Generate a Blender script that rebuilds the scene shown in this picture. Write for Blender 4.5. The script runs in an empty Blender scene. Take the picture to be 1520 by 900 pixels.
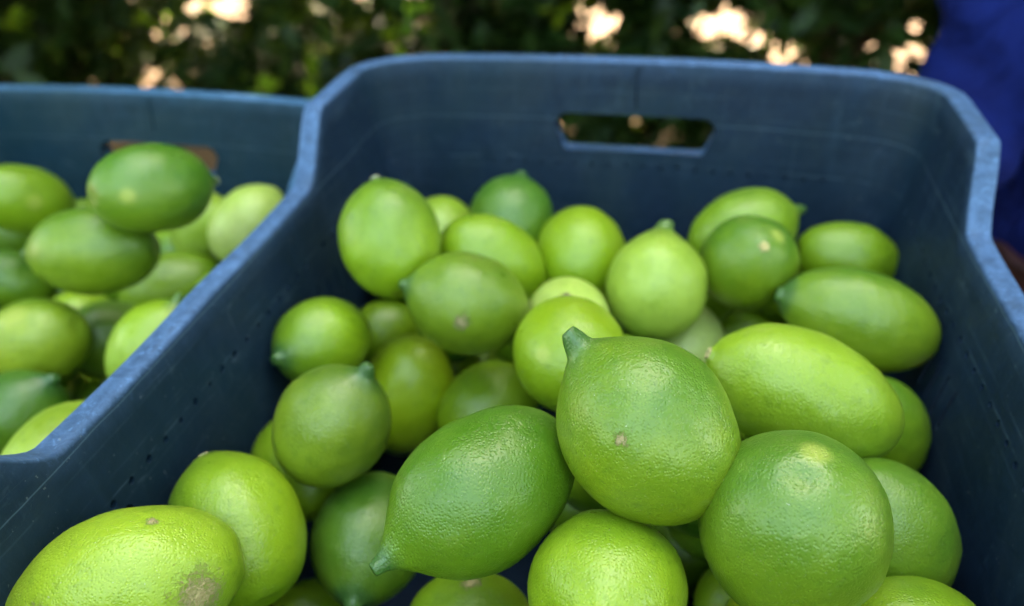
import bpy, bmesh, math, random
from mathutils import Vector, Matrix, noise

# ------------------------------------------------------------------ camera, world, sun, exposure
sc = bpy.context.scene
COL = sc.collection
Z0 = 1.05                                  # height of the main crate's top rim above the ground
CAM = Vector((0.0268, -0.5052, 0.1578 + Z0))
right = Vector((0.97854688, 0.20442736, -0.02560192))
up = Vector((-0.09430054, 0.55490969, 0.82654864))
fwd = Vector((-0.18317591, 0.80640231, -0.56228275))
cd = bpy.data.cameras.new('camera')
cam = bpy.data.objects.new('camera', cd)
COL.objects.link(cam)
cam.matrix_world = Matrix.Translation(CAM) @ Matrix((right, up, -fwd)).transposed().to_4x4()
cd.sensor_width = 36
cd.lens = 1149.85 / 1520 * 36
cd.clip_start = 0.01
cd.clip_end = 400
cd.dof.use_dof = True
cd.dof.focus_distance = 0.252
cd.dof.aperture_fstop = 5.6
sc.camera = cam

SUN_EL, SUN_AZ = math.radians(37), math.radians(14)       # azimuth measured from +Y towards +X
w = bpy.data.worlds.new('World')
sc.world = w
w.use_nodes = True
nt = w.node_tree
bg = nt.nodes['Background']
sky = nt.nodes.new('ShaderNodeTexSky')
sky.sky_type = 'NISHITA'
sky.sun_disc = False
sky.sun_elevation = SUN_EL
sky.sun_rotation = SUN_AZ
sky.air_density = 1.0
sky.dust_density = 2.5
tint = nt.nodes.new('ShaderNodeMix')
tint.data_type = 'RGBA'
tint.blend_type = 'MULTIPLY'
tint.inputs[0].default_value = 1.0
tint.inputs[7].default_value = (1.06, 0.93, 0.60, 1)       # warm tint on the sky light, standing in for white balance
nt.links.new(sky.outputs[0], tint.inputs[6])
nt.links.new(tint.outputs[2], bg.inputs[0])
bg.inputs[1].default_value = 0.15
sl = bpy.data.lights.new('sun', 'SUN')
sl.energy = 2.0
sl.angle = math.radians(0.5)
sl.color = (1.0, 0.80, 0.62)
so = bpy.data.objects.new('sun', sl)
COL.objects.link(so)
sd = Vector((math.sin(SUN_AZ) * math.cos(SUN_EL), math.cos(SUN_AZ) * math.cos(SUN_EL), math.sin(SUN_EL)))
so.rotation_euler = sd.to_track_quat('Z', 'Y').to_euler()
so.location = sd * 30
sc.view_settings.view_transform = 'Standard'
sc.view_settings.look = 'None'
sc.view_settings.exposure = 4.22
sc.view_settings.gamma = 1
rnd = random.Random(11)

# ------------------------------------------------------------------ helpers
def tag(o, label=None, cat=None, group=None, kind=None):
    if label: o['label'] = label
    if cat: o['category'] = cat
    if group: o['group'] = group
    if kind: o['kind'] = kind
    return o

def obj(name, me, mat=None, parent=None, loc=None):
    o = bpy.data.objects.new(name, me)
    COL.objects.link(o)
    if mat and me is not None and not me.materials: me.materials.append(mat)
    if parent: o.parent = parent
    if loc is not None: o.location = loc
    return o

def mesh(name, vs, fs, smooth=True):
    me = bpy.data.meshes.new(name)
    me.from_pydata([tuple(v) for v in vs], [], fs)
    me.validate()
    me.update()
    if smooth: me.shade_smooth()
    return me

class N:
    """small node-tree builder"""
    def __init__(s, name):
        s.m = bpy.data.materials.new(name)
        s.m.use_nodes = True
        s.t = s.m.node_tree
        s.b = s.t.nodes['Principled BSDF']
    def n(s, typ, **kw):
        x = s.t.nodes.new(typ)
        for k, v in kw.items():
            if k.startswith('i_'):
                key = k[2:]
                x.inputs[int(key) if key.isdigit() else key].default_value = v
            else: setattr(x, k, v)
        return x
    def l(s, a, b): s.t.links.new(a, b)
    def noise(s, vec, scale, detail=3, rough=.5, dist=0.0, w=None):
        x = s.n('ShaderNodeTexNoise')
        if w is not None:
            x.noise_dimensions = '4D'
            s.l(w, x.inputs['W'])
        x.inputs['Scale'].default_value = scale
        x.inputs['Detail'].default_value = detail
        x.inputs['Roughness'].default_value = rough
        x.inputs['Distortion'].default_value = dist
        s.l(vec, x.inputs['Vector'])
        return x.outputs[0]
    def ramp(s, val, stops):
        x = s.n('ShaderNodeValToRGB')
        e = x.color_ramp.elements
        while len(e) < len(stops): e.new(.5)
        for i, (p, c) in enumerate(stops):
            e[i].position = p
            e[i].color = (c, c, c, 1) if not hasattr(c, '__len__') else (*c, 1)
        s.l(val, x.inputs[0])
        return x.outputs[0]
    def mix(s, fac, a, b, mode='MIX'):
        x = s.n('ShaderNodeMix', data_type='RGBA', blend_type=mode)
        for sock, val in ((x.inputs[0], fac), (x.inputs[6], a), (x.inputs[7], b)):
            if hasattr(val, 'is_linked') or hasattr(val, 'links'): s.l(val, sock)
            elif hasattr(val, '__len__'): sock.default_value = (*val, 1)
            else: sock.default_value = val
        return x.outputs[2]
    def math(s, op, a, b=0.0, c=0.0):
        x = s.n('ShaderNodeMath', operation=op)
        for i, val in enumerate((a, b, c)):
            if hasattr(val, 'links'): s.l(val, x.inputs[i])
            else: x.inputs[i].default_value = val
        return x.outputs[0]
    def bump(s, h, dist, strength=1.0, prev=None):
        x = s.n('ShaderNodeBump')
        x.inputs['Strength'].default_value = strength
        x.inputs['Distance'].default_value = dist
        s.l(h, x.inputs['Height'])
        if prev is not None: s.l(prev, x.inputs['Normal'])
        return x.outputs[0]

# ------------------------------------------------------------------ materials
def mat_lime():
    k = N('lime_peel')
    tc = k.n('ShaderNodeTexCoord').outputs['Object']
    oi = k.n('ShaderNodeObjectInfo')
    W = k.math('MULTIPLY', oi.outputs['Random'], 37.0)
    ga = k.n('ShaderNodeAttribute', attribute_name='ripe_bounce').outputs['Fac']
    sa = k.n('ShaderNodeAttribute', attribute_name='scab').outputs['Fac']
    ya = k.n('ShaderNodeAttribute', attribute_name='pale').outputs['Fac']
    ta = k.n('ShaderNodeAttribute', attribute_name='tip').outputs['Fac']
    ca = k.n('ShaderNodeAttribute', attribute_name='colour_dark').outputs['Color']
    cb = k.n('ShaderNodeAttribute', attribute_name='colour_ripe_bounce').outputs['Color']
    n1 = k.noise(tc, 26, 3, .55, .3, W)
    n2 = k.noise(tc, 110, 3, .6, 0, W)
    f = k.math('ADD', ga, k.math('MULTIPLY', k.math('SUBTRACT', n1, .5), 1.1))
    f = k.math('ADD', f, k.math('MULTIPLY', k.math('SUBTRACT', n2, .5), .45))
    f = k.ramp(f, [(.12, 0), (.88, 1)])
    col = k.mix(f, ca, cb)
    # oil glands: tiny paler and darker points
    vg = k.n('ShaderNodeTexVoronoi', feature='F1')
    vg.inputs['Scale'].default_value = 950
    k.l(tc, vg.inputs['Vector'])
    gl = vg.outputs['Distance']
    n5 = k.noise(tc, 260, 2, .5, 0, W)
    col = k.mix(k.ramp(n5, [(.55, 0), (.8, .3)]), col, (.03, .10, .012))
    col = k.mix(k.math('MULTIPLY', ta, .7), col, (.025, .085, .03))
    col = k.mix(ya, col, (.45, .48, .10))
    # dry corky scab with a ragged edge
    ns = k.noise(tc, 520, 6, .8, 1.6, W)
    sm = k.ramp(k.math('ADD', k.math('MULTIPLY', sa, .9), k.math('MULTIPLY', k.math('SUBTRACT', ns, .5), 2.2)), [(.42, 0), (.70, 1)])
    sm = k.math('MULTIPLY', sm, k.ramp(sa, [(.02, 0), (.12, 1)]))
    nc = k.noise(tc, 900, 3, .6, 0)
    col = k.mix(k.math('MULTIPLY', sm, .9), col, k.mix(nc, (.20, .13, .05), (.52, .42, .24)))
    # sparse dust specks and faint rub marks
    nd = k.noise(tc, 1500, 1, .5, 0, W)
    sp = k.ramp(nd, [(.735, 0), (.76, 1)])
    nb = k.noise(tc, 60, 4, .7, 2.0, W)
    rub = k.ramp(nb, [(.62, 0), (.74, .28)])
    col = k.mix(rub, col, (.33, .40, .15))
    col = k.mix(k.math('MULTIPLY', sp, .55), col, (.5, .52, .42))
    k.l(col, k.b.inputs['Base Color'])
    r = k.math('ADD', k.ramp(n2, [(.3, .27), (.7, .38)]), k.math('MULTIPLY', sm, .3))
    k.l(r, k.b.inputs['Roughness'])
    k.b.inputs['Specular IOR Level'].default_value = .62
    k.b.inputs['Subsurface Weight'].default_value = .12
    k.b.inputs['Subsurface Radius'].default_value = (.5, 1.0, .15)
    k.b.inputs['Subsurface Scale'].default_value = .004
    h = k.bump(k.ramp(gl, [(0, 0), (.55, 1)]), .00020, .7)
    h = k.bump(k.noise(tc, 620, 2, .6, .4, W), .00011, .6, h)
    h = k.bump(k.noise(tc, 210, 4, .6, .6, W), .0005, .45, h)
    h = k.bump(k.noise(tc, 55, 3, .55, .5, W), .0022, .45, h)
    k.l(k.bump(sm, .0004, .8, h), k.b.inputs['Normal'])
    return k.m

def mat_cork():
    k = N('dry_stem_tissue')
    tc = k.n('ShaderNodeTexCoord').outputs['Object']
    n = k.noise(tc, 700, 4, .7)
    oc = k.n('ShaderNodeObjectInfo').outputs['Color']
    k.l(k.mix(k.ramp(n, [(.3, 0), (.7, 1)]), k.mix(.55, oc, (.10, .07, .03)), oc), k.b.inputs['Base Color'])
    k.b.inputs['Roughness'].default_value = .8
    k.l(k.bump(n, .0006, .8), k.b.inputs['Normal'])
    return k.m

def mat_plastic(name, base, worn_lit, dirt):
    k = N(name)
    tc = k.n('ShaderNodeTexCoord').outputs['Object']
    wear_lit = k.n('ShaderNodeAttribute', attribute_name='wear_lit').outputs['Fac']
    n1 = k.noise(tc, 14, 5, .6, .4)
    n2 = k.noise(tc, 160, 4, .65, .3)
    col = k.mix(k.ramp(n1, [(.3, 0), (.7, 1)]), base, [c * .72 for c in base])
    col = k.mix(k.ramp(n2, [(.35, 0), (.75, .45)]), col, [c * 1.5 for c in base])
    # chalky rubbed rim edges, painted paler still for the sky light they catch
    wf = k.math('MULTIPLY', wear_lit, k.ramp(k.noise(tc, 110, 7, .8, .8), [(.30, .35), (.62, 1)]))
    col = k.mix(wf, col, worn_lit)
    rimsp = k.math('MULTIPLY', wear_lit, k.ramp(k.noise(tc, 240, 5, .8, .5), [(.56, 0), (.66, .55)]))
    col = k.mix(rimsp, col, [c * 1.9 for c in worn_lit])
    # long thin scratches in two directions, and pale scuffs
    def scratch(rot, sc_, lo):
        mp = k.n('ShaderNodeMapping')
        mp.inputs['Rotation'].default_value = rot
        mp.inputs['Scale'].default_value = sc_
        k.l(tc, mp.inputs['Vector'])
        return k.ramp(k.noise(mp.outputs[0], 1.0, 3, .7, .4), [(lo, 0), (lo + .05, 1)])
    s1 = scratch((.5, .3, .2), (900, 30, 18), .655)
    s2 = scratch((-.7, .5, 1.0), (25, 800, 22), .665)
    s3 = scratch((.2, -.6, .1), (30, 26, 700), .665)
    s = k.math('MAXIMUM', k.math('MAXIMUM', s1, s2), s3)
    s = k.math('MULTIPLY', s, k.ramp(k.noise(tc, 22, 3, .6), [(.46, 0), (.68, .38)]))
    col = k.mix(s, col, (.13, .18, .26))
    sc2 = k.ramp(k.noise(tc, 48, 6, .75, 1.5), [(.60, 0), (.74, .45)])
    col = k.mix(sc2, col, (.060, .100, .150))
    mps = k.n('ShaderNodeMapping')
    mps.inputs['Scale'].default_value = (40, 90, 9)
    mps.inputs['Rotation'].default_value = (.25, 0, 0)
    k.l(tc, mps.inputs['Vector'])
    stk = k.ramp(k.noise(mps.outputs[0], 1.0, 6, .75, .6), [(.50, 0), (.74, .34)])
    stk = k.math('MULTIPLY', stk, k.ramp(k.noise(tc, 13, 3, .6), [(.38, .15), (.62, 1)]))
    col = k.mix(stk, col, (.030, .062, .120))  # upright streak highlights painted into the wall colour, along with scuffing
    d = k.ramp(k.noise(tc, 9, 5, .7, .8), [(.5, 0), (.75, .45)])
    col = k.mix(d, col, dirt)
    # mould lines: a faint grid, one long line under the rim, and a wavy one through the perforations
    sx = k.n('ShaderNodeSeparateXYZ')
    k.l(tc, sx.inputs[0])
    wob = k.math('MULTIPLY', k.math('SUBTRACT', k.noise(tc, 30, 3, .6), .5), .0022)
    def lines(coord, period, half, amp):
        z = k.math('ADD', coord, wob)
        f = k.math('ABSOLUTE', k.math('SUBTRACT', k.math('FRACT', k.math('DIVIDE', z, period)), .5))
        return k.math('MULTIPLY', k.math('LESS_THAN', f, half / period), amp)
    def one(z0, half, amp):
        return k.math('MULTIPLY', k.math('LESS_THAN', k.math('ABSOLUTE', k.math('SUBTRACT', k.math('ADD', sx.outputs['Z'], wob), z0)), half), amp)
    g = k.math('MAXIMUM', lines(sx.outputs['Z'], .0132, .0004, .26), lines(sx.outputs['X'], .0235, .0004, .26))
    g = k.math('MULTIPLY', g, k.ramp(k.noise(tc, 34, 3, .6), [(.42, 0), (.66, .8)]))
    g = k.math('MAXIMUM', g, one(-.0385, .0003, .55))
    g = k.math('MAXIMUM', g, k.math('MULTIPLY', one(-.0665, .0004, .4), k.ramp(k.noise(tc, 90, 2, .5), [(.4, 0), (.6, 1)])))
    col = k.mix(g, col, (.075, .12, .18))
    # greenish weathering
    col = k.mix(k.ramp(k.noise(tc, 6, 3, .6, 1.0), [(.45, 0), (.7, .3)]), col, (.007, .028, .036))
    sp = k.ramp(k.noise(tc, 420, 2, .5), [(.71, 0), (.75, .35)])
    col = k.mix(sp, col, (.16, .19, .21))
    k.l(col, k.b.inputs['Base Color'])
    k.l(k.ramp(n2, [(.2, .48), (.8, .66)]), k.b.inputs['Roughness'])
    k.b.inputs['Specular IOR Level'].default_value = .16
    # moulding ripples: fine horizontal steps
    mp = k.n('ShaderNodeMapping')
    mp.inputs['Scale'].default_value = (5, 5, 260)
    k.l(tc, mp.inputs['Vector'])
    h = k.bump(k.noise(mp.outputs[0], 1.0, 4, .6), .0004, .5)
    h = k.bump(n2, .0005, .45, h)
    k.l(k.bump(k.noise(tc, 11, 3, .5), .004, .35, h), k.b.inputs['Normal'])
    return k.m

def mat_simple(name, stops, scale, rough=.8, bump=0.0, detail=4, trans=0.0, spec=.5, vec='Object'):
    k = N(name)
    tc = k.n('ShaderNodeTexCoord').outputs[vec]
    n = k.noise(tc, scale, detail, .6, .3)
    k.l(k.ramp(n, stops), k.b.inputs['Base Color'])
    k.b.inputs['Roughness'].default_value = rough
    k.b.inputs['Specular IOR Level'].default_value = spec
    if bump: k.l(k.bump(n, bump, .8), k.b.inputs['Normal'])
    return k.m

def mat_leaf(name, dark, light, back):
    k = N(name)
    at = k.n('ShaderNodeAttribute', attribute_name='tone').outputs['Fac']
    col = k.mix(at, dark, light)
    k.l(col, k.b.inputs['Base Color'])
    k.b.inputs['Roughness'].default_value = .45
    k.b.inputs['Specular IOR Level'].default_value = .35
    tr = k.n('ShaderNodeBsdfTranslucent')
    k.l(k.mix(at, [c * .6 for c in back], back), tr.inputs['Color'])
    mx = k.n('ShaderNodeMixShader')
    mx.inputs[0].default_value = .35
    k.l(k.b.outputs[0], mx.inputs[1])
    k.l(tr.outputs[0], mx.inputs[2])
    k.l(mx.outputs[0], k.t.nodes['Material Output'].inputs[0])
    return k.m

M_LIME = mat_lime()
M_CORK = mat_cork()
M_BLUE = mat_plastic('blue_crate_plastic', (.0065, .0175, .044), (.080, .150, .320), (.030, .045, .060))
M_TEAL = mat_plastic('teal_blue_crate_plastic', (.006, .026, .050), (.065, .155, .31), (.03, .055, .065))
M_WOOD = mat_simple('weathered_planks', [(.3, (.16, .12, .085)), (.7, (.30, .24, .17))], 18, .85, .001)
M_SOIL = mat_simple('dry_orchard_soil', [(.3, (.14, .085, .052)), (.55, (.21, .13, .082)), (.8, (.31, .21, .14))], 1.7, .95, .01, 8)
M_BARK = mat_simple('bark', [(.3, (.07, .05, .035)), (.7, (.17, .13, .09))], 22, .9, .006, 6)
M_LEAF = mat_leaf('citrus_leaf', (.010, .026, .008), (.034, .075, .014), (.10, .18, .014))
M_BACKLIT = mat_leaf('backlit_citrus_leaf', (.10, .20, .012), (.24, .36, .015), (.55, .75, .03))  # sun glow through the leaves put in as a brighter leaf colour

# ------------------------------------------------------------------ the ground
def ground():
    vs, fs = [], []
    xs = [-120, -60, -30, -14, -8] + [i * .5 - 6 for i in range(25)] + [8, 14, 30, 60, 120]
    ys = [-120, -60, -30, -12, -5] + [i * .5 - 3 for i in range(25)] + [12, 20, 36, 70, 160]
    for y in ys:
        for x in xs:
            q = noise.noise(Vector((x * .7, y * .7, 0))) * .035 if abs(x) < 9 and -4 < y < 13 else 0
            vs.append((x, y, q))
    W = len(xs)
    for j in range(len(ys) - 1):
        for i in range(W - 1):
            a = j * W + i
            fs.append((a, a + 1, a + W + 1, a + W))
    tag(obj('ground', mesh('ground', vs, fs), M_SOIL), kind='structure')
ground()

# ------------------------------------------------------------------ bench that carries the crates
def box_bm(bm, x0, x1, y0, y1, z0, z1, bev=.003):
    r = bmesh.ops.create_cube(bm, size=1)
    for v in r['verts']:
        v.co = Vector(((x0 + x1) / 2 + v.co.x * (x1 - x0), (y0 + y1) / 2 + v.co.y * (y1 - y0), (z0 + z1) / 2 + v.co.z * (z1 - z0)))
    if bev:
        es = list({e for v in r['verts'] for e in v.link_edges})
        bmesh.ops.bevel(bm, geom=es, offset=bev, segments=1, affect='EDGES')

def bm_obj(name, bm, mat, parent=None, smooth=False):
    me = bpy.data.meshes.new(name)
    bm.to_mesh(me)
    bm.free()
    if smooth: me.shade_smooth()
    return obj(name, me, mat, parent)

TOP = Z0 - .241
def bench():
    r = tag(obj('packing_bench', None), 'weathered wooden packing bench underneath the fruit crates', 'bench')
    for i in range(5):
        bm = bmesh.new()
        y = -.55 + i * .126
        box_bm(bm, -.72, .34, y, y + .12, TOP - .028, TOP)
        bm_obj('plank', bm, M_WOOD, r)
    for x in (-.68, .26):
        for y in (-.52, .02):
            bm = bmesh.new()
            box_bm(bm, x, x + .05, y, y + .05, 0, TOP - .029)
            bm_obj('leg', bm, M_WOOD, r)
bench()

# ------------------------------------------------------------------ crates
KT = .1288                                # inward taper of the walls per metre of depth
HW, LEN, RC = .18, .482, .034
S1, S2, DIP = .094, .1343, .0347
def perimeter():
    """counter-clockwise points (x, y, nx, ny, side) of the inner rim, y=0 is the far wall"""
    P = []
    def seg(a, b, n, nrm):
        for i in range(n):
            t = i / n
            P.append((a[0] + (b[0] - a[0]) * t, a[1] + (b[1] - a[1]) * t, *nrm))
    def arc(c, a0):
        for i in range(7):
            a = math.radians(a0 + 90 * i / 7)
            P.append((c[0] + RC * math.cos(a), c[1] + RC * math.sin(a), math.cos(a), math.sin(a)))
    seg((HW, -LEN + RC), (HW, -RC), 110, (1, 0)); arc((HW - RC, -RC), 0)
    seg((HW - RC, 0), (-HW + RC, 0), 60, (0, 1)); arc((-HW + RC, -RC), 90)
    seg((-HW, -RC), (-HW, -LEN + RC), 110, (-1, 0)); arc((-HW + RC, -LEN + RC), 180)
    seg((-HW + RC, -LEN), (HW - RC, -LEN), 60, (0, -1)); arc((HW - RC, -LEN + RC), 270)
    return P

def rim_z(y, on_side):
    if not on_side: return 0.0
    d = min(-y, LEN + y)
    if d <= S1: return 0.0
    if d >= S2:
        return -DIP - .0012 * math.sin(min(1, (d - S2) / .1) * math.pi)
    t = (d - S1) / (S2 - S1)
    s = t * t * (3 - 2 * t)
    t = t * .55 + s * .45
    return -DIP * t

def make_crate(name, label, mat, depth, loc, seed, hdrop=0.0):
    P = perimeter()
    rows = [1.0, .9, .8, .7, .6, .5, .4, .3, .2, .12, .06, .03]
    prof = []                                  # (offset outward, z rule, wear)
    for f in rows: prof.append((.0, ('f', f), .0))
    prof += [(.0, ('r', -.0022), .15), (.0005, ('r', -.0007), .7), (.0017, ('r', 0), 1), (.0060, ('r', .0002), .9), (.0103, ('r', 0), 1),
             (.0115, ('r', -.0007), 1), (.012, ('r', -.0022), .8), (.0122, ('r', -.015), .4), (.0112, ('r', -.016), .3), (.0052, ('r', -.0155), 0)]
    for f in reversed(rows[:-3]): prof.append((.0030, ('f', f), 0))
    vs, wear_lit, fs = [], [], []
    fl = -depth
    nP = len(prof)
    for j, (x, y, nx, ny) in enumerate(P):
        side = abs(nx) > .999
        zr = rim_z(y, side)
        bul = 0.0
        if ny > .99: bul = .012 * math.cos(x / HW * math.pi / 2) ** 1
        if ny < -.99: bul = .006 * math.cos(x / HW * math.pi / 2)
        if side: bul = -.003 * math.sin(min(1, max(0, -y / LEN)) * math.pi)
        wob = noise.noise(Vector((x * 9 + seed, y * 9, 0))) * .0022
        for o, (mode, q), we in prof:
            if mode == 'r': z = zr + q
            else:
                z = fl + (zr - .006 - fl) * (1 - q) if q < 1 else fl
            fade = max(0, 1 + z / depth)
            off = o + KT * z + (bul + wob) * fade
            vs.append((x + nx * off, y + ny * off, z))
            wear_lit.append(we)
    n = len(P)
    for j in range(n):
        a, b = j * nP, ((j + 1) % n) * nP
        for i in range(nP - 1):
            fs.append((a + i, b + i, b + i + 1, a + i + 1))
    # floor, inside and underneath
    fs.append(tuple(j * nP for j in range(n))[::-1])
    base = len(vs)
    for j, (x, y, nx, ny) in enumerate(P):
        off = KT * fl
        vs.append((x + nx * (off + .003), y + ny * (off + .003), fl - .005)); wear_lit.append(0)
    for j in range(n):
        k = (j + 1) % n
        fs.append((j * nP + nP - 1, k * nP + nP - 1, base + k, base + j)[::-1])
    fs.append(tuple(base + j for j in range(n)))
    me = mesh(name, vs, fs)
    bm = bmesh.new(); bm.from_mesh(me)
    bmesh.ops.recalc_face_normals(bm, faces=bm.faces); bm.to_mesh(me); bm.free()
    me.attributes.new('wear_lit', 'FLOAT', 'POINT').data.foreach_set('value', wear_lit)
    tmp = bpy.data.objects.new('tmp', me); COL.objects.link(tmp)
    # cutter: handles, perforations, slots
    cb = bmesh.new()
    def prism(pts, d0, d1):
        a = [cb.verts.new(p + d0) for p in pts]; b = [cb.verts.new(p + d1) for p in pts]
        m = len(pts)
        for i in range(m): cb.faces.new((a[i], a[(i + 1) % m], b[(i + 1) % m], b[i]))
        cb.faces.new(a[::-1]); cb.faces.new(b)
    hp = [(x, z - hdrop) for x, z in handle_outline()]
    for yy in (0, -LEN):
        prism([Vector((x, yy, z)) for x, z in hp], Vector((0, -.03, 0)), Vector((0, .03, 0)))
    prism([Vector((x, 0, z)) for x, z in ((-.0007, -.030), (.0007, -.030), (.0007, .01), (-.0007, .01))], Vector((0, -.02, 0)), Vector((0, .0112, 0)))
    rr = random.Random(seed)
    def hole(p, nrm, r, slot=0.0):
        u = Vector((-nrm.y, nrm.x, 0)); pts = []
        for i in range(8):
            a = math.pi * 2 * (i + .5) / 8
            zz = r * math.sin(a)
            zz += slot if zz > 0 else -slot
            pts.append(p + u * (r * math.cos(a)) + Vector((0, 0, zz)))
        prism(pts, nrm * -.008, nrm * .008)
    zh = -.0686 - hdrop
    for s in (-1, 1):
        for i in range(34):
            y = -.045 - i * .0118
            if rr.random() < .06: continue
            hole(Vector((s * (HW + KT * zh), y, zh + rr.uniform(-.0006, .0006))), Vector((s, 0, 0)), rr.uniform(.0015, .0020))
        for i in range(9):
            hole(Vector((s * (HW + KT * -.095), -.10 - i * .0118, -.097)), Vector((s, 0, 0)), .0013, .011)
    for i in range(20):
        x = -.098 + i * .0118
        hole(Vector((x, KT * zh + .006, zh)), Vector((0, 1, 0)), rr.uniform(.0014, .0018), 0)
    hole(Vector((-.1705, -.336, zh - .0088)), Vector((-1, 0, 0)), .0032)
    bmesh.ops.recalc_face_normals(cb, faces=cb.faces)
    cm = bpy.data.meshes.new('cut'); cb.to_mesh(cm); cb.free()
    co = bpy.data.objects.new('cut', cm); COL.objects.link(co)
    md = tmp.modifiers.new('b', 'BOOLEAN'); md.operation = 'DIFFERENCE'; md.solver = 'EXACT'; md.object = co
    dg = bpy.context.evaluated_depsgraph_get()
    out = bpy.data.meshes.new_from_object(tmp.evaluated_get(dg))
    bpy.data.objects.remove(tmp); bpy.data.objects.remove(co)
    out.name = name
    out.materials.clear()
    for p in out.polygons: p.use_smooth = True
    try: out.set_sharp_from_angle(angle=math.radians(38))
    except Exception: pass
    root = tag(obj(name, None, None, None, loc), label, 'crate')
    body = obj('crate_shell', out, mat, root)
    # strip added round the outside of the walls to block light behind the perforations
    rv, rf = [], []
    for (x, y, nx, ny) in P:
        bul = .012 * math.cos(x / HW * math.pi / 2) if ny > .99 else .006 * math.cos(x / HW * math.pi / 2) if ny < -.99 else -.003 * math.sin(min(1, max(0, -y / LEN)) * math.pi) if abs(nx) > .999 else 0
        for o_, z_ in ((.0022, zh + .0042), (.0075, zh + .0036), (.0075, zh - .0046), (.0022, zh - .0052)):
            wob = noise.noise(Vector((x * 9 + seed, y * 9, 0))) * .0022
            off = o_ + KT * z_ + (bul + wob) * max(0, 1 + z_ / depth)
            rv.append((x + nx * off, y + ny * off, z_))
    for j in range(n):
        a_, b_ = j * 4, ((j + 1) % n) * 4
        for i in range(4): rf.append((a_ + i, b_ + i, b_ + (i + 1) % 4, a_ + (i + 1) % 4))
    obj('perforation_backing', mesh('perforation_backing', rv, rf, False), mat, root)
    # moulded collar round each handle opening, and the raised seam down the middle
    for yy, s in ((0, 1), (-LEN, -1)):
        bm = bmesh.new()
        inner = [Vector((x, 0, z)) for x, z in hp]
        c = Vector((0, 0, -.048 - hdrop))
        outer = [c + (p - c) * 1.0 + Vector((math.copysign(.003, p.x - c.x), 0, math.copysign(.003, p.z - c.z))) for p in inner]
        bulge = .0116 if s > 0 else .006
        def Y(p, o): return yy + s * (KT * p.z + bulge * .8 * math.cos(p.x / HW * math.pi / 2) + o)
        rings = []
        for ring, o in ((inner, .0026), (inner, .0125), (outer, .0125), (outer, .0026)):
            rings.append([bm.verts.new((p.x, Y(p, o), p.z)) for p in ring])
        m = len(inner)
        for q in range(4):
            A, B = rings[q], rings[(q + 1) % 4]
            for i in range(m): bm.faces.new((A[i], A[(i + 1) % m], B[(i + 1) % m], B[i]))
        bmesh.ops.recalc_face_normals(bm, faces=bm.faces)
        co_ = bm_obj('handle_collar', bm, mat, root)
        co_.data.attributes.new('wear_lit', 'FLOAT', 'POINT').data.foreach_set('value', [1.0 if v.co.z < -.050 - hdrop else .2 for v in co_.data.vertices])  # pale lower lip: wear, with sky light put in the colour
    return root

def handle_outline():
    pts = []
    # rounded trapezoid, wide at the top
    cs = [(.0545, -.0345, .009), (-.0545, -.0345, .009), (-.0495, -.0600, .005), (.0495, -.0600, .005)]
    for i, (x, z, r) in enumerate(cs):
        a0 = (0, 90, 180, 270)[i]
        cx = x - math.copysign(r, x); cz = z - r if i < 2 else z + r
        for k in range(5):
            a = math.radians(a0 + 90 * k / 4)
            pts.append((cx + r * math.cos(a), cz + r * math.sin(a)))
    return pts

make_crate('fruit_crate', 'large blue plastic crate of limes on the right, handle slot open in its far wall', M_BLUE, .235, (0, 0, Z0), 3)
make_crate('fruit_crate', 'lower teal blue plastic crate of limes at left, handle slot half hidden by fruit', M_TEAL, .1895, (-.3905, .02, Z0 - .0455), 8, .006)
for o in list(COL.objects):
    if o.name.startswith('fruit_crate'): o['group'] = 'plastic crates filled with limes'

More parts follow.
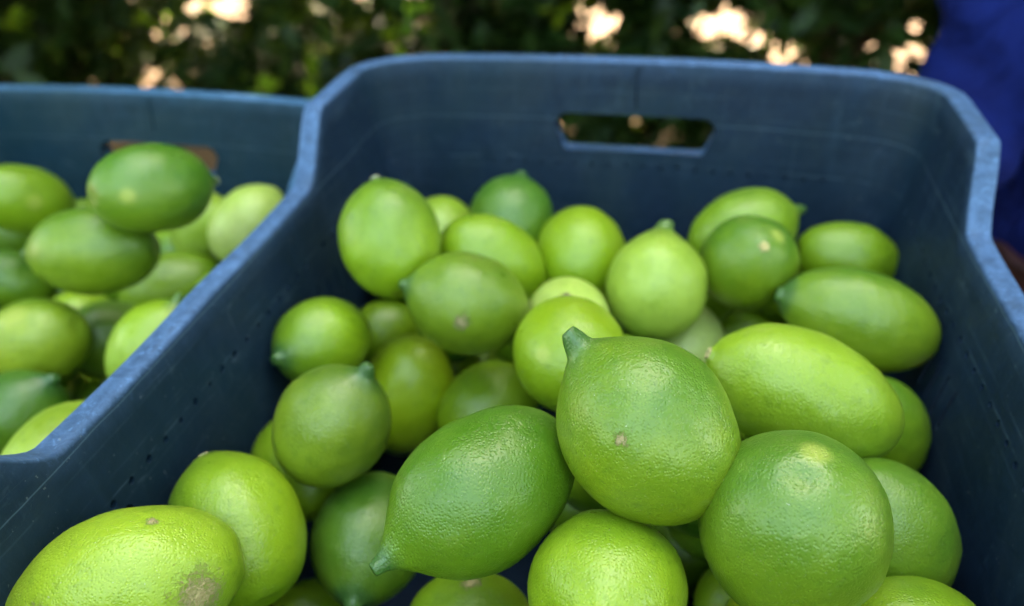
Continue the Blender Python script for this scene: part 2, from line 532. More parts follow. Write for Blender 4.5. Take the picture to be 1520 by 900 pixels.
# ------------------------------------------------------------------ limes
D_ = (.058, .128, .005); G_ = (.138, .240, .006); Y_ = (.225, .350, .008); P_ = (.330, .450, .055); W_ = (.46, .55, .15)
VIS = {
'M1': (-0.117, -0.1639, -0.0449, -0.409, 0.688, 0.6, 0.0524, 1.3),
'M2': (-0.1288, -0.0413, -0.1103, -0.249, 0.934, 0.256, 0.0481, 1.2),
'M3': (-0.07, -0.0759, -0.0787, -0.013, 0.902, 0.432, 0.0536, 1.3),
'M4': (-0.0214, -0.1002, -0.0839, -0.103, 0.984, 0.146, 0.0541, 1.25),
'M5': (-0.0679, -0.1341, -0.074, 0.783, 0.219, -0.583, 0.049, 1.4),
'M6': (-0.0677, -0.1938, -0.062, -0.923, -0.147, 0.357, 0.0498, 1.3),
'M7': (-0.1468, -0.203, -0.0902, -0.362, -0.901, 0.24, 0.0455, 1.3),
'M8': (-0.1424, -0.1245, -0.141, 0.41, 0.761, -0.503, 0.044, 1.2),
'M9': (-0.1109, -0.1824, -0.1404, -0.173, -0.35, -0.921, 0.0528, 1.4),
'M10': (-0.1095, -0.2731, -0.079, 0.529, 0.329, 0.782, 0.0489, 1.28),
'M11': (-0.1379, -0.2592, -0.1238, 0.512, -0.859, -0.001, 0.0505, 1.2),
'M12': (-0.0597, -0.1878, -0.137, 0.475, 0.879, -0.04, 0.0502, 1.3),
'M13': (-0.0185, -0.1737, -0.0812, 0.045, -0.49, 0.871, 0.0435, 1.25),
'M14': (-0.0107, -0.2244, -0.0632, -0.386, 0.915, -0.117, 0.051, 1.2),
'M15': (0.0258, -0.1409, -0.0753, -0.016, 0.761, 0.649, 0.0529, 1.25),
'M16': (0.0428, -0.1292, -0.1247, -0.003, 0.997, -0.079, 0.0519, 1.2),
'M17': (0.0757, -0.0637, -0.0799, 0.838, 0.487, 0.247, 0.051, 1.52),
'M18': (0.0738, -0.1212, -0.0681, 0.127, -0.675, 0.727, 0.051, 1.25),
'M19': (0.1402, -0.0581, -0.0959, 0.983, 0.105, -0.151, 0.0445, 1.51),
'M20': (0.1289, -0.153, -0.077, -0.971, 0.108, 0.216, 0.0491, 1.64),
'M21': (0.0896, -0.059, -0.1693, 0.827, 0.462, -0.321, 0.0509, 1.3),
'M22': (0.0913, -0.2358, -0.0632, -0.924, -0.007, 0.383, 0.0533, 1.62),
'M23': (0.0267, -0.3055, -0.028, -0.717, 0.34, 0.609, 0.0568, 1.3),
'M24': (0.1395, -0.1947, -0.1143, 0.332, 0.128, -0.935, 0.0453, 1.4),
'M25': (0.0762, -0.195, -0.135, -0.035, -0.113, 0.993, 0.0509, 1.2),
'M26': (0.0586, -0.2209, -0.1877, 0.635, 0.468, -0.614, 0.0509, 1.2),
'M27': (0.0772, -0.3206, -0.0493, 0.083, 0.278, -0.957, 0.0588, 1.15),
'M28': (0.1256, -0.273, -0.0998, -0.397, 0.004, 0.918, 0.0519, 1.4),
'M29': (0.1294, -0.322, -0.104, 0.867, 0.322, -0.381, 0.0492, 1.3),
'M30': (0.0194, -0.3416, -0.0715, -0.011, -0.748, 0.664, 0.052, 1.3),
'M31': (-0.0393, -0.3189, -0.1458, -0.639, 0.366, -0.677, 0.051, 1.3),
'M32': (-0.0296, -0.3228, -0.0533, -0.638, -0.76, -0.126, 0.0519, 1.6),
'M33': (-0.0921, -0.2923, -0.1294, 0.112, -0.993, -0.04, 0.0509, 1.3),
'M34': (-0.1342, -0.3217, -0.0956, -0.693, 0.64, 0.332, 0.0515, 1.35),
'M35': (-0.1423, -0.3705, -0.0695, -0.826, -0.562, 0.044, 0.05, 1.51),
'M36': (-0.1242, -0.3015, -0.1972, 0.231, 0.564, -0.793, 0.0511, 1.2),
'M37': (-0.0019, -0.1969, -0.1924, 0.547, 0.613, -0.571, 0.051, 1.2),
'L1': (-0.2683, -0.1436, -0.0372, 0.442, 0.865, -0.237, 0.0507, 1.49),
'L2': (-0.3101, -0.1617, -0.0733, -0.96, -0.276, 0.043, 0.0514, 1.52),
'L3': (-0.4483, -0.0646, -0.0984, 0.3, 0.733, -0.611, 0.051, 1.5),
'L4': (-0.5243, -0.0259, -0.1537, -0.946, -0.22, 0.239, 0.0507, 1.3),
'L5': (-0.4971, -0.0647, -0.1762, -0.881, -0.111, 0.46, 0.05, 1.33),
'L6': (-0.3157, -0.0449, -0.1219, -0.315, 0.315, -0.895, 0.0514, 1.2),
'L7': (-0.2669, -0.0597, -0.1068, 0.404, 0.717, 0.568, 0.0508, 1.3),
'L8': (-0.32, -0.093, -0.1454, -0.852, -0.522, -0.025, 0.0512, 1.45),
'L9': (-0.3389, -0.1984, -0.1186, -0.91, -0.189, -0.37, 0.0515, 1.2),
'L10': (-0.3341, -0.1513, -0.1503, -0.418, -0.836, 0.356, 0.0511, 1.3),
'L11': (-0.2598, -0.1949, -0.1169, 0.445, 0.402, 0.801, 0.0509, 1.35),
'L12': (-0.397, -0.1083, -0.1767, 0.073, 0.817, -0.572, 0.0509, 1.2),
'L13': (-0.3241, -0.2431, -0.1372, 0.643, 0.363, 0.674, 0.0499, 1.3),
'L14': (-0.2453, -0.2877, -0.1125, -0.181, 0.947, -0.266, 0.0525, 1.5),
'L15': (-0.4466, -0.022, -0.1489, -0.467, 0.813, 0.347, 0.0508, 1.2),
}
FILL = [
(-0.135, -0.435, -0.1718, 0.53, 0.78, 0.32, 0.0433, 1.16, 1),
(-0.0935, -0.0893, -0.2056, 0.3, -0.6, -0.74, 0.0451, 1.4, 1),
(0.0332, -0.2687, -0.18, 0.02, -0.93, -0.36, 0.0457, 1.29, 1),
(-0.1033, -0.4459, -0.1382, 0.96, -0.21, 0.16, 0.042, 1.38, 1),
(-0.1035, -0.3989, -0.1644, 0.49, -0.87, 0.01, 0.0452, 1.17, 1),
(-0.1356, -0.3585, -0.1715, 0.48, -0.83, 0.27, 0.0411, 1.3, 1),
(-0.1372, -0.1576, -0.1751, -0.03, 0.37, 0.93, 0.042, 1.31, 1),
(-0.1029, -0.13, -0.172, 0.0, -0.18, -0.98, 0.0468, 1.3, 1),
(-0.0726, -0.4406, -0.1705, -0.79, -0.61, 0.01, 0.0423, 1.18, 1),
(-0.0412, -0.4411, -0.1336, 0.72, -0.64, 0.27, 0.048, 1.32, 1),
(-0.0555, -0.3969, -0.1667, -0.72, 0.6, 0.34, 0.047, 1.16, 1),
(-0.0494, -0.3531, -0.1777, 0.84, -0.54, -0.08, 0.0433, 1.23, 1),
(-0.0612, -0.1115, -0.1772, -0.42, 0.87, 0.24, 0.0424, 1.3, 1),
(-0.0235, -0.4387, -0.176, 0.83, -0.55, 0.1, 0.0429, 1.33, 1),
(-0.0054, -0.4065, -0.137, -0.98, -0.08, 0.16, 0.0471, 1.25, 1),
(-0.0051, -0.3815, -0.1754, 0.57, -0.8, 0.19, 0.0413, 1.34, 1),
(-0.0103, -0.1137, -0.1716, 0.91, -0.03, 0.4, 0.0476, 1.27, 1),
(0.0265, -0.4419, -0.1587, -0.87, 0.34, 0.37, 0.0428, 1.31, 1),
(0.0532, -0.4033, -0.1689, -0.32, -0.1, 0.94, 0.0446, 1.25, 1),
(0.0356, -0.3625, -0.1714, 0.49, 0.55, 0.68, 0.0446, 1.27, 1),
(0.0802, -0.4407, -0.1742, 0.96, -0.06, -0.29, 0.0439, 1.36, 1),
(0.0905, -0.4015, -0.142, -0.18, 0.98, 0.0, 0.0479, 1.32, 1),
(0.0846, -0.3468, -0.1526, 0.9, -0.34, 0.27, 0.0478, 1.33, 1),
(0.0804, -0.2677, -0.1654, -0.67, -0.73, 0.13, 0.0418, 1.3, 1),
(0.0667, -0.2365, -0.1368, 0.63, 0.78, 0.01, 0.0469, 1.26, 1),
(0.1026, -0.1997, -0.1456, -0.79, 0.57, 0.22, 0.0476, 1.37, 1),
(0.1308, -0.4414, -0.1323, 0.39, -0.91, -0.15, 0.0443, 1.23, 1),
(0.126, -0.4161, -0.1691, -0.65, -0.61, -0.45, 0.0447, 1.21, 1),
(0.129, -0.3648, -0.1708, -0.25, 0.95, 0.17, 0.0415, 1.39, 1),
(-0.1094, -0.4461, -0.0956, 0.11, 0.98, 0.14, 0.0452, 1.18, 1),
(-0.145, -0.4137, -0.0992, -0.0, -0.99, 0.16, 0.0447, 1.34, 1),
(-0.1399, -0.3695, -0.1285, -0.12, -0.93, -0.34, 0.0472, 1.29, 1),
(-0.1432, -0.0946, -0.1072, -0.6, 0.8, 0.04, 0.0415, 1.3, 1),
(-0.1371, -0.0753, -0.1444, 0.78, -0.05, 0.63, 0.0417, 1.28, 1),
(-0.0649, -0.4418, -0.0931, -0.18, 0.85, -0.49, 0.0455, 1.28, 1),
(-0.1005, -0.4047, -0.1206, 0.86, 0.23, 0.46, 0.0425, 1.2, 1),
(-0.0884, -0.364, -0.1372, 0.83, -0.48, -0.3, 0.0439, 1.36, 1),
(-0.0958, -0.134, -0.1213, -0.29, 0.94, -0.18, 0.0429, 1.23, 1),
(-0.0824, -0.0429, -0.1289, 0.62, 0.78, -0.01, 0.0456, 1.25, 1),
(-0.0145, -0.4498, -0.0776, 0.91, -0.42, -0.05, 0.046, 1.38, 1),
(-0.0507, -0.3998, -0.1135, 0.97, 0.07, 0.24, 0.0419, 1.26, 1),
(-0.0339, -0.3674, -0.1375, -0.86, -0.51, -0.07, 0.0429, 1.2, 1),
(-0.0496, -0.1391, -0.1119, -0.66, 0.71, 0.23, 0.0471, 1.23, 1),
(-0.0404, -0.0937, -0.1445, 0.17, 0.72, -0.68, 0.0429, 1.37, 1),
(-0.034, -0.0517, -0.1288, -0.89, 0.23, -0.38, 0.0455, 1.16, 1),
(0.0145, -0.4459, -0.1151, 0.82, -0.56, 0.11, 0.0455, 1.18, 1),
(0.0082, -0.3949, -0.0932, 0.72, 0.7, -0.03, 0.0476, 1.22, 1),
(0.0145, -0.3604, -0.1271, 0.73, -0.67, -0.15, 0.0461, 1.34, 1),
(0.008, -0.2442, -0.1128, 0.75, 0.17, -0.64, 0.0451, 1.25, 1),
(0.0109, -0.1892, -0.1026, -0.07, 1.0, -0.02, 0.041, 1.25, 1),
(-0.0028, -0.1368, -0.1289, 0.51, 0.82, -0.27, 0.0433, 1.36, 1),
(0.0033, -0.0846, -0.1308, 0.6, 0.73, 0.31, 0.0462, 1.2, 1),
(0.0625, -0.443, -0.126, -0.63, -0.73, -0.26, 0.0456, 1.24, 1),
(0.0422, -0.4035, -0.122, 0.56, 0.82, -0.14, 0.0418, 1.32, 1),
(0.0681, -0.3619, -0.1107, 0.55, -0.83, -0.08, 0.0455, 1.35, 1),
(0.05, -0.2562, -0.096, 0.22, -0.87, -0.45, 0.0476, 1.2, 1),
(0.0562, -0.0572, -0.1273, 0.2, -0.66, -0.72, 0.0437, 1.26, 1),
(0.1011, -0.4437, -0.0997, 0.0, 0.91, 0.42, 0.0442, 1.31, 1),
(0.1077, -0.3946, -0.0996, -0.96, -0.28, -0.05, 0.0433, 1.25, 1),
(0.1283, -0.3628, -0.1223, -0.98, 0.18, 0.02, 0.0417, 1.39, 1),
(0.0897, -0.3011, -0.1332, -0.63, -0.04, -0.78, 0.0432, 1.38, 1),
(0.0981, -0.2301, -0.1006, -0.71, -0.65, 0.27, 0.0471, 1.34, 1),
(0.1011, -0.1685, -0.1093, -0.06, 0.95, -0.3, 0.0432, 1.23, 1),
(0.1333, -0.1083, -0.1274, 0.33, 0.67, 0.66, 0.0457, 1.34, 1),
(0.1096, -0.0424, -0.1281, 0.46, 0.89, 0.0, 0.0466, 1.16, 1),
(-0.5227, -0.1853, -0.2068, -0.83, 0.35, 0.42, 0.0464, 1.25, 0),
(-0.4886, -0.365, -0.165, -0.03, -0.97, 0.23, 0.0471, 1.17, 0),
(-0.4779, -0.2506, -0.1969, 0.58, 0.19, 0.79, 0.041, 1.36, 0),
(-0.4773, -0.2011, -0.1967, -0.06, 0.99, -0.1, 0.0471, 1.3, 0),
(-0.4825, -0.0263, -0.2082, -0.01, 0.85, -0.52, 0.0466, 1.16, 0),
(-0.4333, -0.3425, -0.1768, 0.85, -0.51, 0.07, 0.0417, 1.19, 0),
(-0.4409, -0.1681, -0.21, 0.55, 0.82, 0.14, 0.0428, 1.35, 0),
(-0.4401, -0.0347, -0.1967, 0.09, 0.84, -0.54, 0.0454, 1.21, 0),
(-0.3952, -0.1475, -0.2077, -0.84, 0.51, 0.16, 0.0475, 1.22, 0),
(-0.3692, -0.0694, -0.2087, -0.12, 0.99, 0.01, 0.0451, 1.27, 0),
(-0.3772, -0.1957, -0.21, 0.61, -0.79, -0.1, 0.0422, 1.26, 0),
(-0.3425, -0.1606, -0.2086, 0.83, -0.53, -0.18, 0.0445, 1.38, 0),
(-0.2948, -0.3836, -0.1812, -0.37, 0.91, -0.21, 0.0456, 1.38, 0),
(-0.2927, -0.1488, -0.2073, -0.66, -0.68, -0.3, 0.046, 1.27, 0),
(-0.2556, -0.3461, -0.1659, -0.75, -0.54, 0.38, 0.0467, 1.33, 0),
(-0.2553, -0.174, -0.207, -0.46, -0.86, -0.21, 0.0479, 1.21, 0),
(-0.2528, -0.0276, -0.2045, -0.13, 0.8, -0.58, 0.044, 1.28, 0),
(-0.5141, -0.4257, -0.1394, 0.57, 0.82, 0.06, 0.0443, 1.28, 0),
(-0.5311, -0.3903, -0.1656, 0.14, 0.97, 0.2, 0.0455, 1.39, 0),
(-0.532, -0.3384, -0.1677, 0.44, -0.47, -0.77, 0.0414, 1.31, 0),
(-0.5153, -0.2984, -0.161, -0.83, 0.45, 0.33, 0.0456, 1.23, 0),
(-0.5175, -0.2499, -0.1683, -0.99, -0.08, 0.07, 0.0413, 1.22, 0),
(-0.5097, -0.2032, -0.1656, -0.49, -0.86, -0.18, 0.0437, 1.29, 0),
(-0.5229, -0.159, -0.1674, -1.0, -0.04, -0.06, 0.0441, 1.17, 0),
(-0.5262, -0.1146, -0.1688, 0.91, 0.4, -0.06, 0.045, 1.26, 0),
(-0.4366, -0.3942, -0.1237, 0.27, -0.23, -0.93, 0.0452, 1.38, 0),
(-0.4805, -0.4117, -0.1653, -0.7, -0.38, -0.61, 0.0412, 1.29, 0),
(-0.4532, -0.352, -0.1402, 0.67, -0.74, -0.02, 0.0433, 1.29, 0),
(-0.4746, -0.2685, -0.1553, -0.88, -0.48, 0.02, 0.0439, 1.3, 0),
(-0.4609, -0.2201, -0.1558, 0.22, -0.77, -0.6, 0.0468, 1.26, 0),
(-0.4723, -0.1669, -0.1618, 0.69, -0.7, -0.16, 0.0448, 1.31, 0),
(-0.4343, -0.4245, -0.1672, -0.87, -0.33, 0.38, 0.0479, 1.18, 0),
(-0.4108, -0.3818, -0.169, 0.24, -0.9, -0.37, 0.041, 1.19, 0),
(-0.4163, -0.3314, -0.137, -0.64, 0.63, -0.44, 0.0418, 1.32, 0),
(-0.4146, -0.2407, -0.1683, -0.85, 0.53, -0.02, 0.0424, 1.3, 0),
(-0.4235, -0.195, -0.1652, 0.92, -0.36, -0.15, 0.0411, 1.36, 0),
(-0.3911, -0.0547, -0.1718, 0.47, -0.82, 0.32, 0.0443, 1.4, 0),
(-0.3992, -0.4299, -0.1293, -0.99, 0.0, -0.15, 0.0472, 1.37, 0),
(-0.3638, -0.3843, -0.1692, 0.91, -0.39, -0.12, 0.0443, 1.26, 0),
(-0.3831, -0.3411, -0.1663, 0.99, 0.17, -0.03, 0.0427, 1.35, 0),
(-0.3866, -0.2588, -0.133, 0.21, 0.98, 0.07, 0.044, 1.35, 0),
(-0.3883, -0.2048, -0.1393, -0.56, -0.83, 0.02, 0.0432, 1.3, 0),
(-0.3842, -0.1615, -0.166, -0.61, -0.78, -0.15, 0.0443, 1.32, 0),
(-0.3681, -0.0193, -0.162, 0.88, -0.47, 0.01, 0.0416, 1.26, 0),
(-0.3461, -0.4269, -0.1472, 0.89, 0.23, 0.39, 0.0471, 1.33, 0),
(-0.3403, -0.3716, -0.1296, -0.41, -0.91, -0.04, 0.0478, 1.39, 0),
(-0.331, -0.3473, -0.1725, -0.92, -0.34, 0.18, 0.0449, 1.16, 0),
(-0.3667, -0.234, -0.1666, 0.18, -0.98, 0.05, 0.0435, 1.29, 0),
(-0.2996, -0.1087, -0.185, -0.29, -0.76, 0.58, 0.0428, 1.39, 0),
(-0.2937, -0.4251, -0.1445, 0.15, 0.9, -0.4, 0.0458, 1.23, 0),
(-0.2947, -0.3762, -0.1379, 0.41, -0.8, 0.44, 0.0431, 1.17, 0),
(-0.2811, -0.3337, -0.1286, -0.75, -0.22, -0.62, 0.0436, 1.19, 0),
(-0.3019, -0.219, -0.1713, 0.98, -0.03, 0.21, 0.0457, 1.39, 0),
(-0.279, -0.1527, -0.141, -0.86, 0.51, 0.02, 0.0476, 1.34, 0),
(-0.2694, -0.1088, -0.1401, -0.77, 0.62, -0.14, 0.0413, 1.17, 0),
(-0.2871, -0.0426, -0.1667, -0.89, 0.44, 0.14, 0.0469, 1.35, 0),
(-0.2457, -0.4308, -0.1244, -0.65, -0.11, -0.75, 0.0469, 1.18, 0),
(-0.2456, -0.3774, -0.1179, -0.81, 0.5, 0.3, 0.0425, 1.28, 0),
(-0.2517, -0.3954, -0.159, 0.73, 0.63, -0.27, 0.0478, 1.2, 0),
(-0.2517, -0.2422, -0.152, -0.81, 0.59, 0.0, 0.0461, 1.28, 0),
(-0.2495, -0.1957, -0.1652, -0.58, 0.81, -0.06, 0.0417, 1.37, 0),
(-0.2513, -0.1328, -0.1714, -0.9, 0.13, -0.42, 0.0441, 1.17, 0),
(-0.2501, -0.0837, -0.1731, 0.03, -0.97, 0.23, 0.0463, 1.2, 0),
(-0.2465, -0.0226, -0.1511, 0.04, -0.96, 0.29, 0.0449, 1.27, 0),
]


def smax(a, b, k):
    h = max(k - abs(a - b), 0) / k
    return max(a, b) + h * h * k * .25

def lime_mesh(name, R, A, nr, nh, ns, seed, seg=56, ring=44, shoulder=.0, pinch=0.0, cone=0.0):
    """body of revolution along z: stem end at -A, nipple of radius nr and height nh at +A, lumpy all over"""
    zs = []
    top = A + nh
    for i in range(ring + 1):
        t = i / ring
        zs.append(-A + (top + A) * (.5 - .5 * math.cos(math.pi * t)))
    vs = []
    sv = Vector((seed * 3.7, seed * 1.3, 0))
    for i, z in enumerate(zs):
        q = max(0, 1 - (z / A) ** 2)
        # the stem end a little fuller, the tip end a little leaner
        r = R * q ** (.50 + shoulder * (z / A if z > 0 else 0)) if q > 0 else 0
        if nh > 0:
            base = A * .62
            if z > base:
                u = (z - base) / (top - base)
                rn = nr * max(0, 1 - u ** 3.2) ** .5 * (1.30 - .30 * u) * (1 + cone * (1 - u))
                r = smax(r, rn, ns) if 0 < i < ring else 0
        if i in (0, ring): r = 0
        dz = 0
        if z < 0: dz = .0016 * math.exp(-(r / .0045) ** 2)          # dimple at the stem end
        if pinch and z > 0: dz = -pinch * math.exp(-(r / .006) ** 2)
        for j in range(seg if 0 < i < ring else 1):
            a = 2 * math.pi * j / seg
            d = Vector((math.cos(a) * r, math.sin(a) * r, z))
            dn = d.normalized()
            f = 1 + .038 * noise.noise(dn * 1.3 + sv) + .014 * noise.noise(dn * 3.4 + sv)
            # nipple sits slightly askew
            bend = max(0, (z - A * .7) / (top - A * .7)) ** 2 * nh * .45 if nh else 0
            rr = 1 + .03 * math.cos(5 * a + seed) * max(0, 1 - (r / (R * .6))) if nh else 1
            vs.append((d.x * f * rr + bend * math.cos(seed), d.y * f * rr + bend * math.sin(seed), z * (1 + .02 * noise.noise(dn + sv)) + dz))
    fs = []
    last = len(vs) - 1
    for j in range(seg):
        fs.append((0, 1 + (j + 1) % seg, 1 + j))
        fs.append((last, last - seg + j, last - seg + (j + 1) % seg))
    for i in range(ring - 2):
        for j in range(seg):
            a = 1 + i * seg + j; b = 1 + i * seg + (j + 1) % seg
            fs.append((a, b, b + seg, a + seg))
    return mesh(name, vs, fs)

def lime(pos, axis, D, asp, label, nip=(0, 0, 0), ca=G_, cb=Y_, ripe_bounce=(0, -.6, -.8), bias=0.0, marks=(), scar='', group=None, shoulder=.18, hi=True, cone=0.0, scar_col=(.42, .38, .22, 1)):
    ax = Vector(axis).normalized()
    R, A = D / 2 * 1.03, D / 2 * asp * 1.02
    seed = rnd.uniform(0, 50)
    if nip[1]: A -= nip[1] * .35
    me = lime_mesh('lime', R, A, *nip, seed, 56 if hi else 28, 44 if hi else 20, shoulder, cone=cone)
    q = ax.to_track_quat('Z', 'Y')
    inv = q.inverted()
    rl = inv @ Vector(ripe_bounce).normalized()
    ripe_bounce_a, tip_a, scab, pale = [], [], [], []
    mk = [((inv @ Vector(m[0])), m[1], m[2]) for m in marks]
    dirs = [v.co.normalized() for v in me.vertices]
    mk = [(me.vertices[max(range(len(dirs)), key=lambda i: dirs[i].dot(m[0].normalized()))].co.copy(), m[1], m[2]) for m in mk]
    for v in me.vertices:
        d = v.co.normalized()
        ripe_bounce_a.append(.5 + .42 * d.dot(rl) + bias)  # yellower undersides: real ripening plus bounce light put in the colour
        tip_a.append(min(1, max(0, (v.co.z - A * .86) / max(.003, nip[1]))) if nip[1] > .002 else 0)
        s = p = 0
        for md, mr, kind in mk:
            f = max(0, 1 - (v.co - md).length / mr)
            if kind == 'scab': s = max(s, f)
            else: p = max(p, min(.5, f * .9))
        scab.append(s); pale.append(p)
    for nme, dat in (('ripe_bounce', ripe_bounce_a), ('tip', tip_a), ('scab', scab), ('pale', pale)):
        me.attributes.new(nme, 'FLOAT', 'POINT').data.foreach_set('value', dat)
    for nme, c in (('colour_dark', ca), ('colour_ripe_bounce', cb)):
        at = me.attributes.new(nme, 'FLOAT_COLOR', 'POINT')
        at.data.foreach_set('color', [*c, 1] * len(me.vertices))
    o = tag(obj('lime', me, M_LIME), label, 'lime', group)
    o.location = Vector(pos) + Vector((0, 0, Z0))
    o.rotation_mode = 'QUATERNION'
    o.rotation_quaternion = q
    for e in scar:
        # dry calyx button: five-lobed disc with a raised rim and a sunken centre
        vs, fs = [(0, 0, .0003)], []
        for k, (r, z) in enumerate(((.0009, .0005), (.0016, .0011), (.0023, .0008), (.0028, -.0006))):
            for j in range(20):
                a = 2 * math.pi * j / 20
                rr = r * (1 + .16 * math.cos(5 * a + seed)) * (1 + .1 * noise.noise(Vector((j, k, seed))))
                vs.append((rr * math.cos(a), rr * math.sin(a), z))
        for j in range(20): fs.append((0, 1 + j, 1 + (j + 1) % 20))
        for k in range(3):
            for j in range(20):
                a = 1 + k * 20 + j; b = 1 + k * 20 + (j + 1) % 20
                fs.append((a, a + 20, b + 20, b))
        sm = mesh('stem_scar', vs, fs)
        c = obj('stem_scar', sm, M_CORK, o)
        c.color = scar_col
        if e == '-':
            zv = me.vertices[0].co
            c.rotation_euler = (math.pi, 0, 0); c.location = (zv.x, zv.y, zv.z + .0002)
        else:
            zv = me.vertices[len(me.vertices) - 1].co
            c.location = (zv.x, zv.y, zv.z - .0002)
    return o

